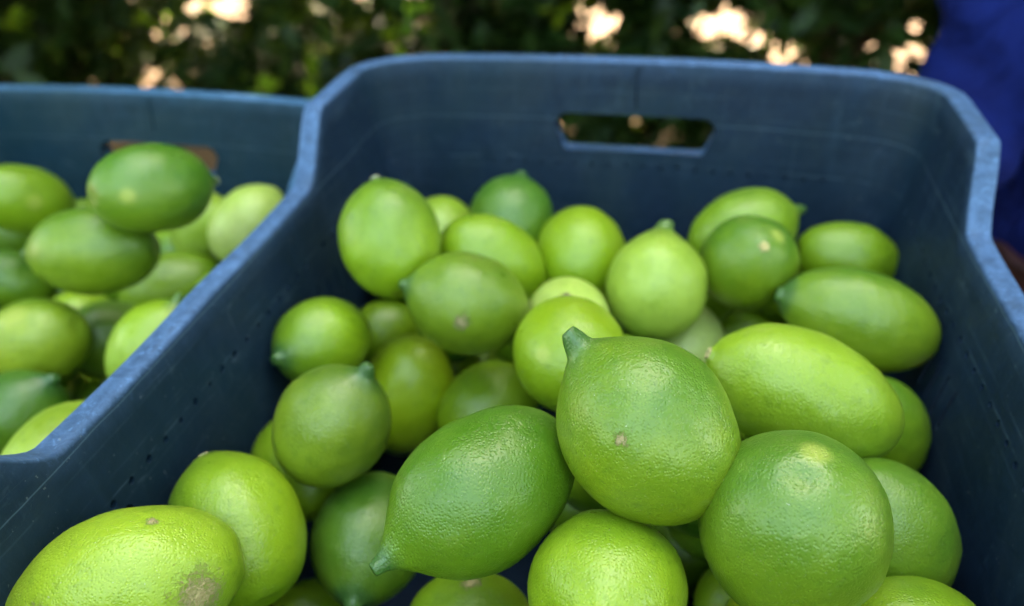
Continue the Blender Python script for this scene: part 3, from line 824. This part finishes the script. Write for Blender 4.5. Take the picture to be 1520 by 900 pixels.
GM, GL = 'limes heaped in the large crate', 'limes heaped in the left crate'
DN, UP = (0, 0, -1), (0, 0, 1)
def nip(r, h, s): return (r * .001, h * .001, s * .001)
CAMX = (0, -.75, .65)
SPEC = {  # mark directions found from image pixels by view rays, then baked in
'M1': dict(nip=nip(5, 2, 8), ca=(0.091, 0.178, 0.011), cb=Y_, bias=.05, scar='+', scar_col=(.62, .66, .52, 1), label='upright egg-shaped lime with a pale tip, in the back left corner of the large crate'),
'M2': dict(ca=Y_, cb=P_, bias=.2, label='small yellowish lime peeking out behind the upright egg-shaped lime'),
'M3': dict(nip=nip(5, 5, 12), ca=(0.057, 0.146, 0.011), cb=G_, bias=-.15, label='dark green lime with its tip up, against the far wall left of the handle slot'),
'M4': dict(nip=nip(4, 1, 8), ca=(0.194, 0.286, 0.005), cb=Y_, bias=.25, label='light green upright lime by the far wall, directly below the handle slot'),
'M5': dict(ca=G_, cb=Y_, bias=.25, label='mid green long lime lying behind the scuffed two-tone lime'),
'M6': dict(nip=nip(3.5, 3, 6), ca=(0.046, 0.120, 0.008), cb=(0.173, 0.257, 0.011), ripe_bounce=(0,-.8,-.6), bias=.14, marks=[((.004, -.022, .006), .008, 'scab')], label='dark topped glossy lime, scuffed on its lower side, its tip to the left'),
'M7': dict(nip=nip(4, 3, 8), ca=(0.082, 0.171, 0.009), cb=Y_, ripe_bounce=(1, 0, .4), label='lime against the left wall with its pointed pale tip turned down to the lower left'),
'M8': dict(ca=G_, cb=Y_, bias=-.1, label='half hidden lime behind the one with the lower left tip, under the scuffed lime'),
'M9': dict(ca=(0.217, 0.306, 0.005), cb=(0.326, 0.449, 0.010), bias=.3, label='bright green upright oval lime behind the dark blue-green nippled lime'),
'M10': dict(nip=nip(4.6, 5.5, 6), ca=(0.028, 0.086, 0.011), cb=(0.192, 0.271, 0.013), ripe_bounce=(-.3, -.8, -.6), bias=.12, label='lime shading from dark top to yellow-green bottom with a dark nipple at upper right'),
'M11': dict(ca=G_, cb=Y_, bias=-.1, label='shaded lime tucked low beneath the two-tone lime with dark nipple'),
'M12': dict(ca=G_, cb=Y_, bias=.0, label='light green lime low in the heap, above the large dark teardrop lime'),
'M13': dict(nip=nip(5,2,8), ca=P_, cb=W_, bias=.3, scar='+', scar_col=(.16, .12, .07, 1), label='yellowish lime with only its crest showing, at the centre of the heap'),
'M14': dict(ca=(0.194, 0.286, 0.007), cb=Y_, bias=.15, marks=[((-.008, -.021, .015), .005, 'pale')], label='round light green lime with pale fleck, left behind the big nippled lime'),
'M15': dict(nip=nip(4.5, 6, 12), ca=(0.155, 0.250, 0.013), cb=P_, bias=.3, label='pale yellow-green pear-like lime with its tip up, at the middle of the back row'),
'M16': dict(ca=W_, cb=W_, bias=.3, label='palest yellow lime, behind the right shoulder of the big nippled lime'),
'M17': dict(nip=nip(4.4, 7.5, 4), ca=(0.128, 0.221, 0.011), cb=Y_, bias=.05, label='long lime with knob-like tip at its right end, resting at the far wall'),
'M18': dict(ca=(0.064, 0.157, 0.008), cb=(0.192, 0.278, 0.009), bias=.05, scar='+', scar_col=(.60, .50, .22, 1), marks=[((.012, -.011, .024), .006, 'pale')], label='round lime with a tan spot on top, in front of the long knobbed lime'),
'M19': dict(nip=nip(3.5, 2.5, 7), ca=G_, cb=Y_, bias=.0, scar='+', label='lime lying near the right wall, behind the long spindle-shaped lime'),
'M20': dict(shoulder=.06, nip=nip(5, 3, 12), ca=(0.082, 0.178, 0.009), cb=(0.210, 0.293, 0.011), scar='-', label='long spindle-shaped lime pointing left, beside the right wall of the large crate'),
'M21': dict(ca=G_, cb=Y_, bias=-.05, label='lime partly covered between the round tan-spotted lime and the long pale one'),
'M22': dict(shoulder=.04, nip=nip(5.5, 1.5, 10), ca=(0.109, 0.207, 0.009), cb=(0.222, 0.336, 0.015), ripe_bounce=(0, -.3, .8), bias=.06, scar='+', scar_col=(.50, .44, .20, 1), label='very long light green lime with tan stem scar, above the big round lime'),
'M23': dict(shoulder=.2, cone=.25, nip=nip(4.8, 7.5, 8), ca=(0.078, 0.171, 0.009), cb=(0.214, 0.296, 0.009), ripe_bounce=(-.2, -.3, -1), bias=.06, marks=[((-.005, -.022, .014), .0048, 'scab')], label='biggest lime, in sharp focus, with stubby dark nipple at upper left and tiny blemish'),
'M24': dict(ca=(0.082, 0.178, 0.009), cb=Y_, bias=-.05, label='lime squeezed behind the right end of the very long light green lime'),
'M25': dict(ca=G_, cb=Y_, bias=-.1, label='small lime glimpsed in the gap right of the big nippled lime'),
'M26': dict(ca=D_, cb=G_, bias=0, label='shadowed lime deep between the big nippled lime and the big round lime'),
'M27': dict(ca=(0.068, 0.161, 0.011), cb=(0.155, 0.243, 0.011), bias=.05, marks=[((.001, .001, .026), .006, 'pale')], label='big round lime with a yellow patch on top, at the front right'),
'M28': dict(nip=nip(4, 2, 8), ca=(0.082, 0.178, 0.013), cb=(0.173, 0.264, 0.013), bias=.0, label='lime along the right wall, half hidden behind the big round lime'),
'M29': dict(ca=(0.119, 0.221, 0.009), cb=Y_, bias=.2, label='lime cut off by the bottom edge, in the right corner of the large crate'),
'M30': dict(nip=nip(5, 1.5, 12), ca=(0.137, 0.243, 0.009), cb=(0.253, 0.371, 0.013), bias=.2, label='round bright yellow-green lime with its blossom end facing the camera, bottom centre'),
'M31': dict(ca=(0.119, 0.214, 0.009), cb=Y_, bias=.1, scar='-', marks=[((0, .004, .0255), .008, 'scab')], label='lime with corky scar on top, cut off at the bottom below the teardrop lime'),
'M32': dict(nip=nip(3.0, 4, 8), ca=(0.057, 0.146, 0.006), cb=(0.114, 0.207, 0.008), bias=-.05, shoulder=.62, label='large dark green teardrop lime with a tapering neck pointing to the lower left'),
'M33': dict(nip=nip(4.5, 3, 9), ca=(0.051, 0.129, 0.011), cb=(0.128, 0.214, 0.013), bias=-.05, label='dark lime with its tip pointing at the camera, left of the teardrop lime'),
'M34': dict(nip=nip(5, 1, 8), ca=(0.100, 0.200, 0.009), cb=(0.222, 0.343, 0.011), ripe_bounce=(1, 0, .1), bias=.08, scar='+', scar_col=(.55, .52, .32, 1), label='upright oval lime with a tan tip at upper left, behind the scabbed lime'),
'M35': dict(nip=nip(5, 1, 10), ca=(.145, .255, .008), cb=(.27, .39, .02), ripe_bounce=(-.3, -.3, .7), bias=.12, marks=[((.026, -.003, .006), .016, 'scab'), ((-.010, -.022, .012), .010, 'scab'), ((.009, .010, .021), .0045, 'scab')], label='yellow-green lime with brown corky scabs, at the bottom left corner of the large crate'),
'M36': dict(ca=G_, cb=Y_, bias=.1, label='yellowish lime low at the bottom edge, right of the upright oval lime'),
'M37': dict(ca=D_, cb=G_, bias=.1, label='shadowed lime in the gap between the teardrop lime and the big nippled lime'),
'L1': dict(nip=nip(4.5, 4.5, 6), ca=(0.057, 0.154, 0.008), cb=(0.128, 0.228, 0.009), bias=-.05, marks=[((.004, -.024, .009), .0055, 'pale')], scar='+', scar_col=(.55, .60, .36, 1), label='dark green lime with pale spot lying across the handle slot of the left crate'),
'L2': dict(nip=nip(4, 3, 8), ca=(0.063, 0.154, 0.008), cb=(0.182, 0.271, 0.009), bias=.05, label='lime with leftward tip, in front of the one across the left handle slot'),
'L3': dict(nip=nip(4, 2, 8), ca=G_, cb=Y_, scar='+', marks=[((.020, -.012, .006), .007, 'pale')], label='lime with a pale spot by the far wall at the left edge of the picture'),
'L4': dict(ca=D_, cb=G_, label='dark lime at the left edge, below the one with pale spot by the far wall'),
'L5': dict(ca=(0.068, 0.171, 0.008), cb=Y_, bias=-.1, label='dark lime cut off at the left edge, left below the lime with leftward tip'),
'L6': dict(ca=Y_, cb=P_, bias=.1, label='yellow-green upright lime between the dark one at the handle slot and the palest left one'),
'L7': dict(ca=P_, cb=W_, bias=.15, label='palest lime of the left crate, touching the raised corner post of the large crate'),
'L8': dict(ca=G_, cb=Y_, bias=-.05, label='grey-green long lime lying beside the dividing rim below the two yellowish limes'),
'L9': dict(ca=(0.137, 0.236, 0.009), cb=(0.307, 0.378, 0.021), bias=.1, marks=[((.001, -.008, .024), .011, 'pale2')], label='yellowing round lime at the left edge, left of the lime with scarred end'),
'L10': dict(nip=nip(5, 2, 8), ca=(0.091, 0.180, 0.015), cb=(0.164, 0.257, 0.013), bias=-.05, marks=[((-.018, -.012, .012), .012, 'scab')], label='dull green lime with a brown scarred left end, in the middle of the left crate'),
'L11': dict(nip=nip(4, 5, 5), ca=Y_, cb=P_, bias=.1, label='light green lime with upright nipple against the dividing rim'),
'L12': dict(ca=Y_, cb=P_, label='small yellow lime glimpsed between three others in the left crate'),
'L13': dict(nip=nip(5, 4.5, 7), ca=(0.046, 0.129, 0.010), cb=(0.119, 0.207, 0.009), bias=-.1, label='dark green nippled lime at the left edge, lowest on the picture'),
'L14': dict(ca=(0.173, 0.264, 0.013), cb=P_, bias=.15, label='pale green long lime at the near end of the dividing rim'),
'L15': dict(ca=G_, cb=Y_, label='barely visible lime between the tip-left lime and the left crate far wall'),
}
for key, (px, py, pz, ax, ay, az, D, asp) in VIS.items():
    s = dict(SPEC[key])
    s['marks'] = [(m[0], m[1], 'scab' if m[2] == 'scab' else 'pale') for m in s.get('marks', ())]
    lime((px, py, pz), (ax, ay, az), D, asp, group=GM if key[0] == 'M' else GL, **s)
FILL_LABEL = {7: 'shaded lime glimpsed below the scuffed dark topped lime, above the teardrop lime',
              23: 'shaded lime in the bottom gap between the bright blossom-end lime and the big round one',
              24: 'shaded lime low in the gap beneath the biggest lime, beside the shadowed one',
              37: 'sliver of a lime behind the one over the teardrop lime, below the scuffed one',
              42: 'narrow slice of a lime left of the round light green lime with pale fleck',
              48: 'shaded lime glimpsed under the left flank of the biggest lime',
              55: 'sliver of a lime under the right flank of the biggest lime',
              56: 'lime glimpsed below left of the round lime with a tan spot',
              64: 'lime glimpsed between the tan-spotted lime and the tip of the spindle-shaped lime',
              73: 'shaded lime glimpsed above the dark green nippled lime in the left crate',
              76: 'shaded lime glimpsed under the dull green lime with scarred end',
              108: 'shaded lime glimpsed between the leftward-tip lime and the yellow-green upright one'}

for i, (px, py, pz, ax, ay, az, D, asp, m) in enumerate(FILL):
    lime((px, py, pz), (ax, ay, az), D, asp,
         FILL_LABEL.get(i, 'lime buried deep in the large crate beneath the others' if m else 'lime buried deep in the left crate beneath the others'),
         ca=(.07, .17, .01), cb=Y_, bias=rnd.uniform(-.2, .2), ripe_bounce=(rnd.uniform(-1, 1), rnd.uniform(-1, 1), .3), hi=False,
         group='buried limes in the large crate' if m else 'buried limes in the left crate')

# ------------------------------------------------------------------ skinned figures and trees
def skin_mesh(name, verts, edges, radii, levels=2, root=0):
    me = bpy.data.meshes.new(name)
    me.from_pydata(verts, edges, [])
    o = bpy.data.objects.new(name, me); COL.objects.link(o)
    md = o.modifiers.new('s', 'SKIN'); md.use_smooth_shade = True
    sv = me.skin_vertices[0].data
    for i, r in enumerate(radii):
        sv[i].radius = r if hasattr(r, '__len__') else (r, r)
        sv[i].use_root = (i == root)
    if levels:
        ss = o.modifiers.new('u', 'SUBSURF'); ss.levels = levels; ss.render_levels = levels
    dg = bpy.context.evaluated_depsgraph_get()
    out = bpy.data.meshes.new_from_object(o.evaluated_get(dg))
    bpy.data.objects.remove(o)
    out.name = name
    out.materials.clear()
    out.shade_smooth()
    return out

def leaf_cloud(name, centres, n, size, seed, parent, reject=None, mat=None):
    r = random.Random(seed)
    vs, fs, tone = [], [], []
    tries = 0
    made = 0
    while made < n and tries < n * 6:
        tries += 1
        c, rad = r.choice(centres)
        d = Vector((r.gauss(0, 1), r.gauss(0, 1), r.gauss(0, 1))).normalized() * (r.random() ** .45)
        p = Vector((c[0] + d.x * rad[0], c[1] + d.y * rad[1], c[2] + d.z * rad[2]))
        if p.z < .02 or (reject and reject(p)): continue
        L = size * r.uniform(.7, 1.3); Wd = L * .42
        u = Vector((r.gauss(0, 1), r.gauss(0, 1), r.gauss(0, .6) - .45)).normalized()
        v = u.cross(Vector((r.gauss(0, .6), r.gauss(0, .6), 1))).normalized()
        nn = u.cross(v)
        b = len(vs)
        vs += [p, p + u * L * .35 + v * Wd * .5 + nn * .006, p + u * L * .75 + v * Wd * .38, p + u * L - nn * .008,
               p + u * L * .75 - v * Wd * .38, p + u * L * .35 - v * Wd * .5 + nn * .006]
        fs += [(b, b + 1, b + 5), (b + 1, b + 2, b + 4, b + 5), (b + 2, b + 3, b + 4)]
        t = r.random() ** 1.5
        tone += [t] * 6
        made += 1
    me = mesh(name, vs, fs, False)
    me.attributes.new('tone', 'FLOAT', 'POINT').data.foreach_set('value', tone)
    return obj(name, me, mat or M_LEAF, parent)

GAPS = [(-1.774, 0.492, 0.0642), (-1.703, 0.519, 0.0424), (-1.369, 0.386, 0.024), (-2.08, 0.392, 0.0194), (-2.875, 0.224, 0.0149), (-0.3, 0.502, 0.0487), (-0.22, 0.456, 0.0489), (-0.335, 0.441, 0.0222), (-0.044, 0.449, 0.0194), (0.029, 0.509, 0.0333), (0.098, 0.453, 0.0287), (0.159, 0.519, 0.0518), (0.229, 0.507, 0.0235), (0.249, 0.499, 0.0164), (0.262, 0.435, 0.0166), (0.173, 0.395, 0.0193), (0.346, 0.41, 0.0285), (0.364, 0.372, 0.0215), (0.438, 0.406, 0.0213), (0.444, 0.371, 0.0167), (0.652, 0.401, 0.0187), (0.796, 0.513, 0.0225), (0.809, 0.451, 0.0342), (0.796, 0.383, 0.051), (0.745, 0.37, 0.035), (0.772, 0.347, 0.0421), (-0.012, 0.065, 0.039), (-0.315, -0.014, 0.0242)]  # centres and radii taken from image pixels of the bright spots
GAP_CAM = Vector((.03, -.5, 1.2))                 # the camera's place, rounded; openings are cut along its lines of sight
def in_gap(p):
    if p.y < .9: return False
    # openings run along camera sight lines through the foliage to the sunny ground behind
    t = (2.4 - GAP_CAM.y) / (p.y - GAP_CAM.y)
    x, z = GAP_CAM.x + (p.x - GAP_CAM.x) * t, GAP_CAM.z + (p.z - GAP_CAM.z) * t
    for gx, gz, gr in GAPS:
        if (x - gx) ** 2 + (z - gz) ** 2 < (gr * 1.12 + .021) ** 2: return True
    return False

def tree(x, y, h, w_, label, seed, n=11000, group='citrus trees in a row behind the crates', gaps=True, backlit_sprigs=()):
    r = random.Random(seed)
    root = tag(obj('citrus_tree', None, None, None, (x, y, 0)), label, 'tree', group)
    vs, es, rad = [(0, 0, -.05), (.03, .0, .35), (-.02, .04, .8)], [(0, 1), (1, 2)], [.085, .065, .055]
    for k in range(7):
        a = k * 2 * math.pi / 7 + r.uniform(-.3, .3)
        s = 1 if k % 2 else 2
        b = len(vs)
        z0 = vs[s][2]
        vs += [(math.cos(a) * w_ * .28, math.sin(a) * .22, z0 + h * .16), (math.cos(a + .2) * w_ * .62, math.sin(a + .2) * .40, z0 + h * r.uniform(.2, .45))]
        es += [(s, b), (b, b + 1)]; rad += [.032, .014]
    obj('trunk', skin_mesh('trunk', vs, es, rad, 1), M_BARK, root)
    def rej(p): return in_gap(p + Vector((x, y, 0)))
    cs = []
    for k in range(70):                              # skirts of foliage hanging to the ground
        cs.append(((r.uniform(-w_, w_), r.uniform(-.42, .42), r.uniform(.15, 1.5)), (r.uniform(.24, .40), r.uniform(.2, .3), r.uniform(.16, .26))))
    low = leaf_cloud('crown', cs, n, .10, seed + 5, root, rej if gaps else None)
    cs = []
    for k in range(80):                              # upper crown out of view, made deep and dense to shade the crates
        zz = r.uniform(1.3, h)
        ww = w_ * (1 - .35 * max(0, zz / h - .7))
        cs.append(((r.uniform(-ww, ww), r.uniform(-.75, .75), zz), (r.uniform(.3, .5), r.uniform(.3, .45), r.uniform(.25, .4))))
    leaf_cloud('crown', cs, n, .14, seed + 9, root)
    for sx_, sy_, sz_, rr_, nn_ in backlit_sprigs:
        leaf_cloud('backlit_sprig', [((sx_ - x, sy_ - y, sz_), (rr_ * .6, rr_ * .5, rr_))], nn_, .06, seed + nn_, root, None, M_BACKLIT)  # leaves seen against the sun, their glow put in the colour
BACKLIT_SPRIGS = {2: ((-.73, 1.68, .645, .05, 12), (-.78, 1.68, .59, .045, 9), (-1.09, 1.68, .50, .035, 6), (-1.10, 1.68, .40, .045, 10), (-.32, 1.68, .68, .03, 5)),
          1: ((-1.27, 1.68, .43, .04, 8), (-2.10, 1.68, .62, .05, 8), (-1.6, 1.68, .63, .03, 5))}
for i, (x, h, lab) in enumerate((
    (-3.4, 4.2, 'dark leafy citrus tree beyond the left end of the left crate'),
    (-2.35, 4.3, 'dense dark citrus tree behind the far rim of the left crate'),
    (-.75, 4.4, 'citrus tree with bright backlit leaves behind the corner where the crates meet'),
    (.56, 4.3, 'citrus tree with sunny gaps in its foliage straight behind the handle slot'),
    (1.75, 4.4, 'open citrus tree with the largest sunny gaps, left behind the person in blue'),
    (3.1, 4.2, 'citrus tree mostly hidden behind the person in blue'))):
    tree(x, 2.2 + (i % 2) * .16, h, .95, lab, 40 + i, backlit_sprigs=BACKLIT_SPRIGS.get(i, ()))

# unseen trees added at both sides and behind the photographer to block low sky
for i, (x, y, h, lab) in enumerate((
    (-2.7, .6, 5.2, 'added citrus tree blocking low sky left of the crates, nearest the row behind'),
    (-2.8, -1.5, 5.2, 'added citrus tree blocking low sky left of the crates, nearest the photographer'),
    (2.9, .5, 5.2, 'added citrus tree blocking low sky on the right beyond the person in blue'),
    (3.0, -1.6, 5.2, 'added citrus tree blocking low sky on the right, nearest the photographer'),
    (-1.5, -3.9, 3.2, 'added citrus tree blocking low sky behind the photographer on the left'),
    (1.4, -4.1, 3.2, 'added citrus tree blocking low sky behind the photographer on the right'))):
    tree(x, y, h, 1.15, lab, 70 + i, 5000, 'unseen trees added to block the low sky', False)

# ------------------------------------------------------------------ the person in blue
def person():
    k = N('blue_knit'); tc = k.n('ShaderNodeTexCoord').outputs['Object']
    n = k.noise(tc, 24, 4, .6, .5)
    k.l(k.ramp(n, [(.3, (.0025, .006, .065)), (.7, (.004, .011, .11))]), k.b.inputs['Base Color'])
    k.b.inputs['Roughness'].default_value = .85
    k.b.inputs['Specular IOR Level'].default_value = .1
    k.l(k.bump(k.noise(tc, 9, 3, .5, 1.2), .03, .7), k.b.inputs['Normal'])
    blue = k.m
    red = mat_simple('dark_red_cloth', [(.3, (.035, .004, .006)), (.7, (.06, .007, .01))], 20, .9, .004)
    skin = mat_simple('skin', [(.3, (.36, .20, .13)), (.7, (.45, .26, .17))], 30, .55, .0006)
    hair = mat_simple('dark_hair', [(.3, (.01, .008, .006)), (.7, (.03, .02, .015))], 90, .5, .002)
    shoe = mat_simple('brown_shoes', [(.3, (.05, .03, .02)), (.7, (.09, .06, .04))], 30, .6, .001)
    root = tag(obj('person', None, None, None, (PX, PY, 0)), 'person in a bright blue top and dark red trousers standing right of the large crate', 'person')
    root.rotation_euler = (0, 0, PROT)
    # skeleton, the person faces -Y; their right arm is at -X
    V, E, Rr = [], [], []
    def add(p, r, to=None):
        V.append(p); Rr.append(r)
        if to is not None: E.append((to, len(V) - 1))
        return len(V) - 1
    pel = add((0, .01, .90), (.135, .095)); wa = add((0, 0, 1.05), (.11, .08), pel); ch = add((0, .01, 1.24), (.125, .085), wa)
    ub = add((0, .015, 1.36), (.095, .07), ch); nk = add((0, .005, 1.44), .052, ub); hd0 = add((0, -.005, 1.50), (.062, .075), nk)
    hd1 = add((0, -.01, 1.57), (.078, .095), hd0); hd2 = add((0, 0, 1.635), (.070, .088), hd1)
    nose = add((0, -.112, 1.555), (.012, .014), hd1)
    ARM = {}
    for s in (-1, 1):
        sh = add((s * .165, .015, 1.345), .045, ub)
        if s < 0: el, wr, hd = (-.208, .02, 1.09), (-.236, -.10, .88), (-.242, -.13, .83)
        else: el, wr, hd = (.225, .04, 1.08), (.25, -.03, .84), (.252, -.05, .79)
        e = add(el, .034, sh); w1 = add(wr, .024, e); h = add(hd, (.016, .036), w1)
        ARM[s] = (sh, e, w1)
        hv = Vector(hd)
        dv = (Vector(hd) - Vector(wr)).normalized()
        for f in range(4):
            o = (f - 1.5) * .019
            L = (.062, .072, .068, .052)[f]
            b0 = hv + dv * .036 + Vector((0, o, 0)); b1 = b0 + dv * L * .5 + Vector((-s * .006, 0, 0)); b2 = b0 + dv * L * .92 + Vector((-s * .022, 0, 0))
            i0 = add(tuple(b0), .0095, h); i1 = add(tuple(b1), .0085, i0); add(tuple(b2), .0072, i1)
        t0 = add(tuple(hv + Vector((-s * .008, -.036, 0)) + dv * .005), .011, h)
        add(tuple(hv + Vector((-s * .02, -.048, 0)) + dv * .04), .0085, t0)
        hp = add((s * .085, .01, .82), .085, pel); kn = add((s * .095, -.01, .47), .058, hp); an = add((s * .10, .03, .09), .036, kn)
        add((s * .105, -.10, .035), (.038, .028), an)
    obj('body', skin_mesh('body', V, E, Rr, 2), skin, root)
    # top: torso and sleeves, falling in folds to a loose hem
    V, E, Rr = [], [], []
    p0 = add((0, .01, .70), (.235, .175)); p1 = add((0, .01, .86), (.215, .16), p0); p2 = add((0, 0, 1.05), (.175, .132), p1)
    p3 = add((0, .01, 1.24), (.170, .122), p2); p4 = add((0, .015, 1.37), (.132, .098), p3); add((0, .008, 1.425), .064, p4)
    for s in (-1, 1):
        a = add((s * .172, .015, 1.35), .074, p4)
        if s < 0: b = add((-.210, .02, 1.09), .060, a); add((-.236, -.09, .89), .043, b)
        else: b = add((.230, .04, 1.08), .060, a); add((.25, -.03, .86), .043, b)
    top = skin_mesh('blue_top', V, E, Rr, 3)
    for v in top.vertices:
        d = Vector((v.co.x, v.co.y, 0)) - (Vector((0, 0, 0)) if abs(v.co.x) < .19 else Vector((math.copysign(.24, v.co.x), 0, 0)))
        f = noise.noise(Vector((v.co.x * 9, v.co.y * 9, v.co.z * 5.5))) * .020 + noise.noise(Vector((v.co.x * 4, v.co.y * 4, v.co.z * 20 + v.co.x * 14))) * .016
        v.co += (d.normalized() if d.length > .01 else Vector((0, 0, 0))) * f
    obj('blue_top', top, blue, root)
    V, E, Rr = [], [], []
    q = add((0, .01, .84), (.125, .10))
    for s in (-1, 1):
        a = add((s * .088, .01, .78), .104, q); b = add((s * .095, -.01, .47), .082, a); add((s * .10, .03, .11), .068, b)
    obj('trousers', skin_mesh('trousers', V, E, Rr, 2), red, root)
    for s in (-1, 1):
        obj('shoe', skin_mesh('shoe', [(s * .10, .06, .05), (s * .102, 0, .05), (s * .106, -.10, .038), (s * .108, -.15, .034)], [(0, 1), (1, 2), (2, 3)], [(.04, .042), (.046, .045), (.05, .034), (.036, .026)], 2), shoe, root)
    hm = skin_mesh('hair', [(0, .045, 1.50), (0, .045, 1.58), (0, .02, 1.655), (0, -.045, 1.665)], [(0, 1), (1, 2), (2, 3)], [(.06, .05), (.088, .068), (.085, .075), (.06, .035)], 2)
    obj('hair', hm, hair, root)
    ew = mat_simple('eye_white', [(.3, (.7, .68, .64)), (.7, (.75, .73, .7))], 10, .3)
    dk = mat_simple('eye_iris', [(.3, (.03, .015, .01)), (.7, (.05, .03, .02))], 50, .2)
    lp = mat_simple('lips', [(.3, (.35, .12, .09)), (.7, (.40, .15, .11))], 50, .5)
    for s in (-1, 1):
        for nm, r, dy, m in (('eye', .0105, -.087, ew), ('iris', .0055, -.0945, dk)):
            bm = bmesh.new(); bmesh.ops.create_uvsphere(bm, u_segments=12, v_segments=8, radius=r)
            o = bm_obj(nm, bm, m, root, True); o.location = (s * .031, dy, 1.578)
        obj('ear', skin_mesh('ear', [(s * .080, .0, 1.585), (s * .088, .008, 1.56), (s * .080, .0, 1.535)], [(0, 1), (1, 2)], [(.008, .014), (.008, .016), (.006, .009)], 2), skin, root)
    obj('mouth', skin_mesh('mouth', [(-.024, -.092, 1.515), (0, -.100, 1.513), (.024, -.092, 1.515)], [(0, 1), (1, 2)], [.003, .006, .003], 2), lp, root)
PX, PY, PROT = .512, .27, 0
person()
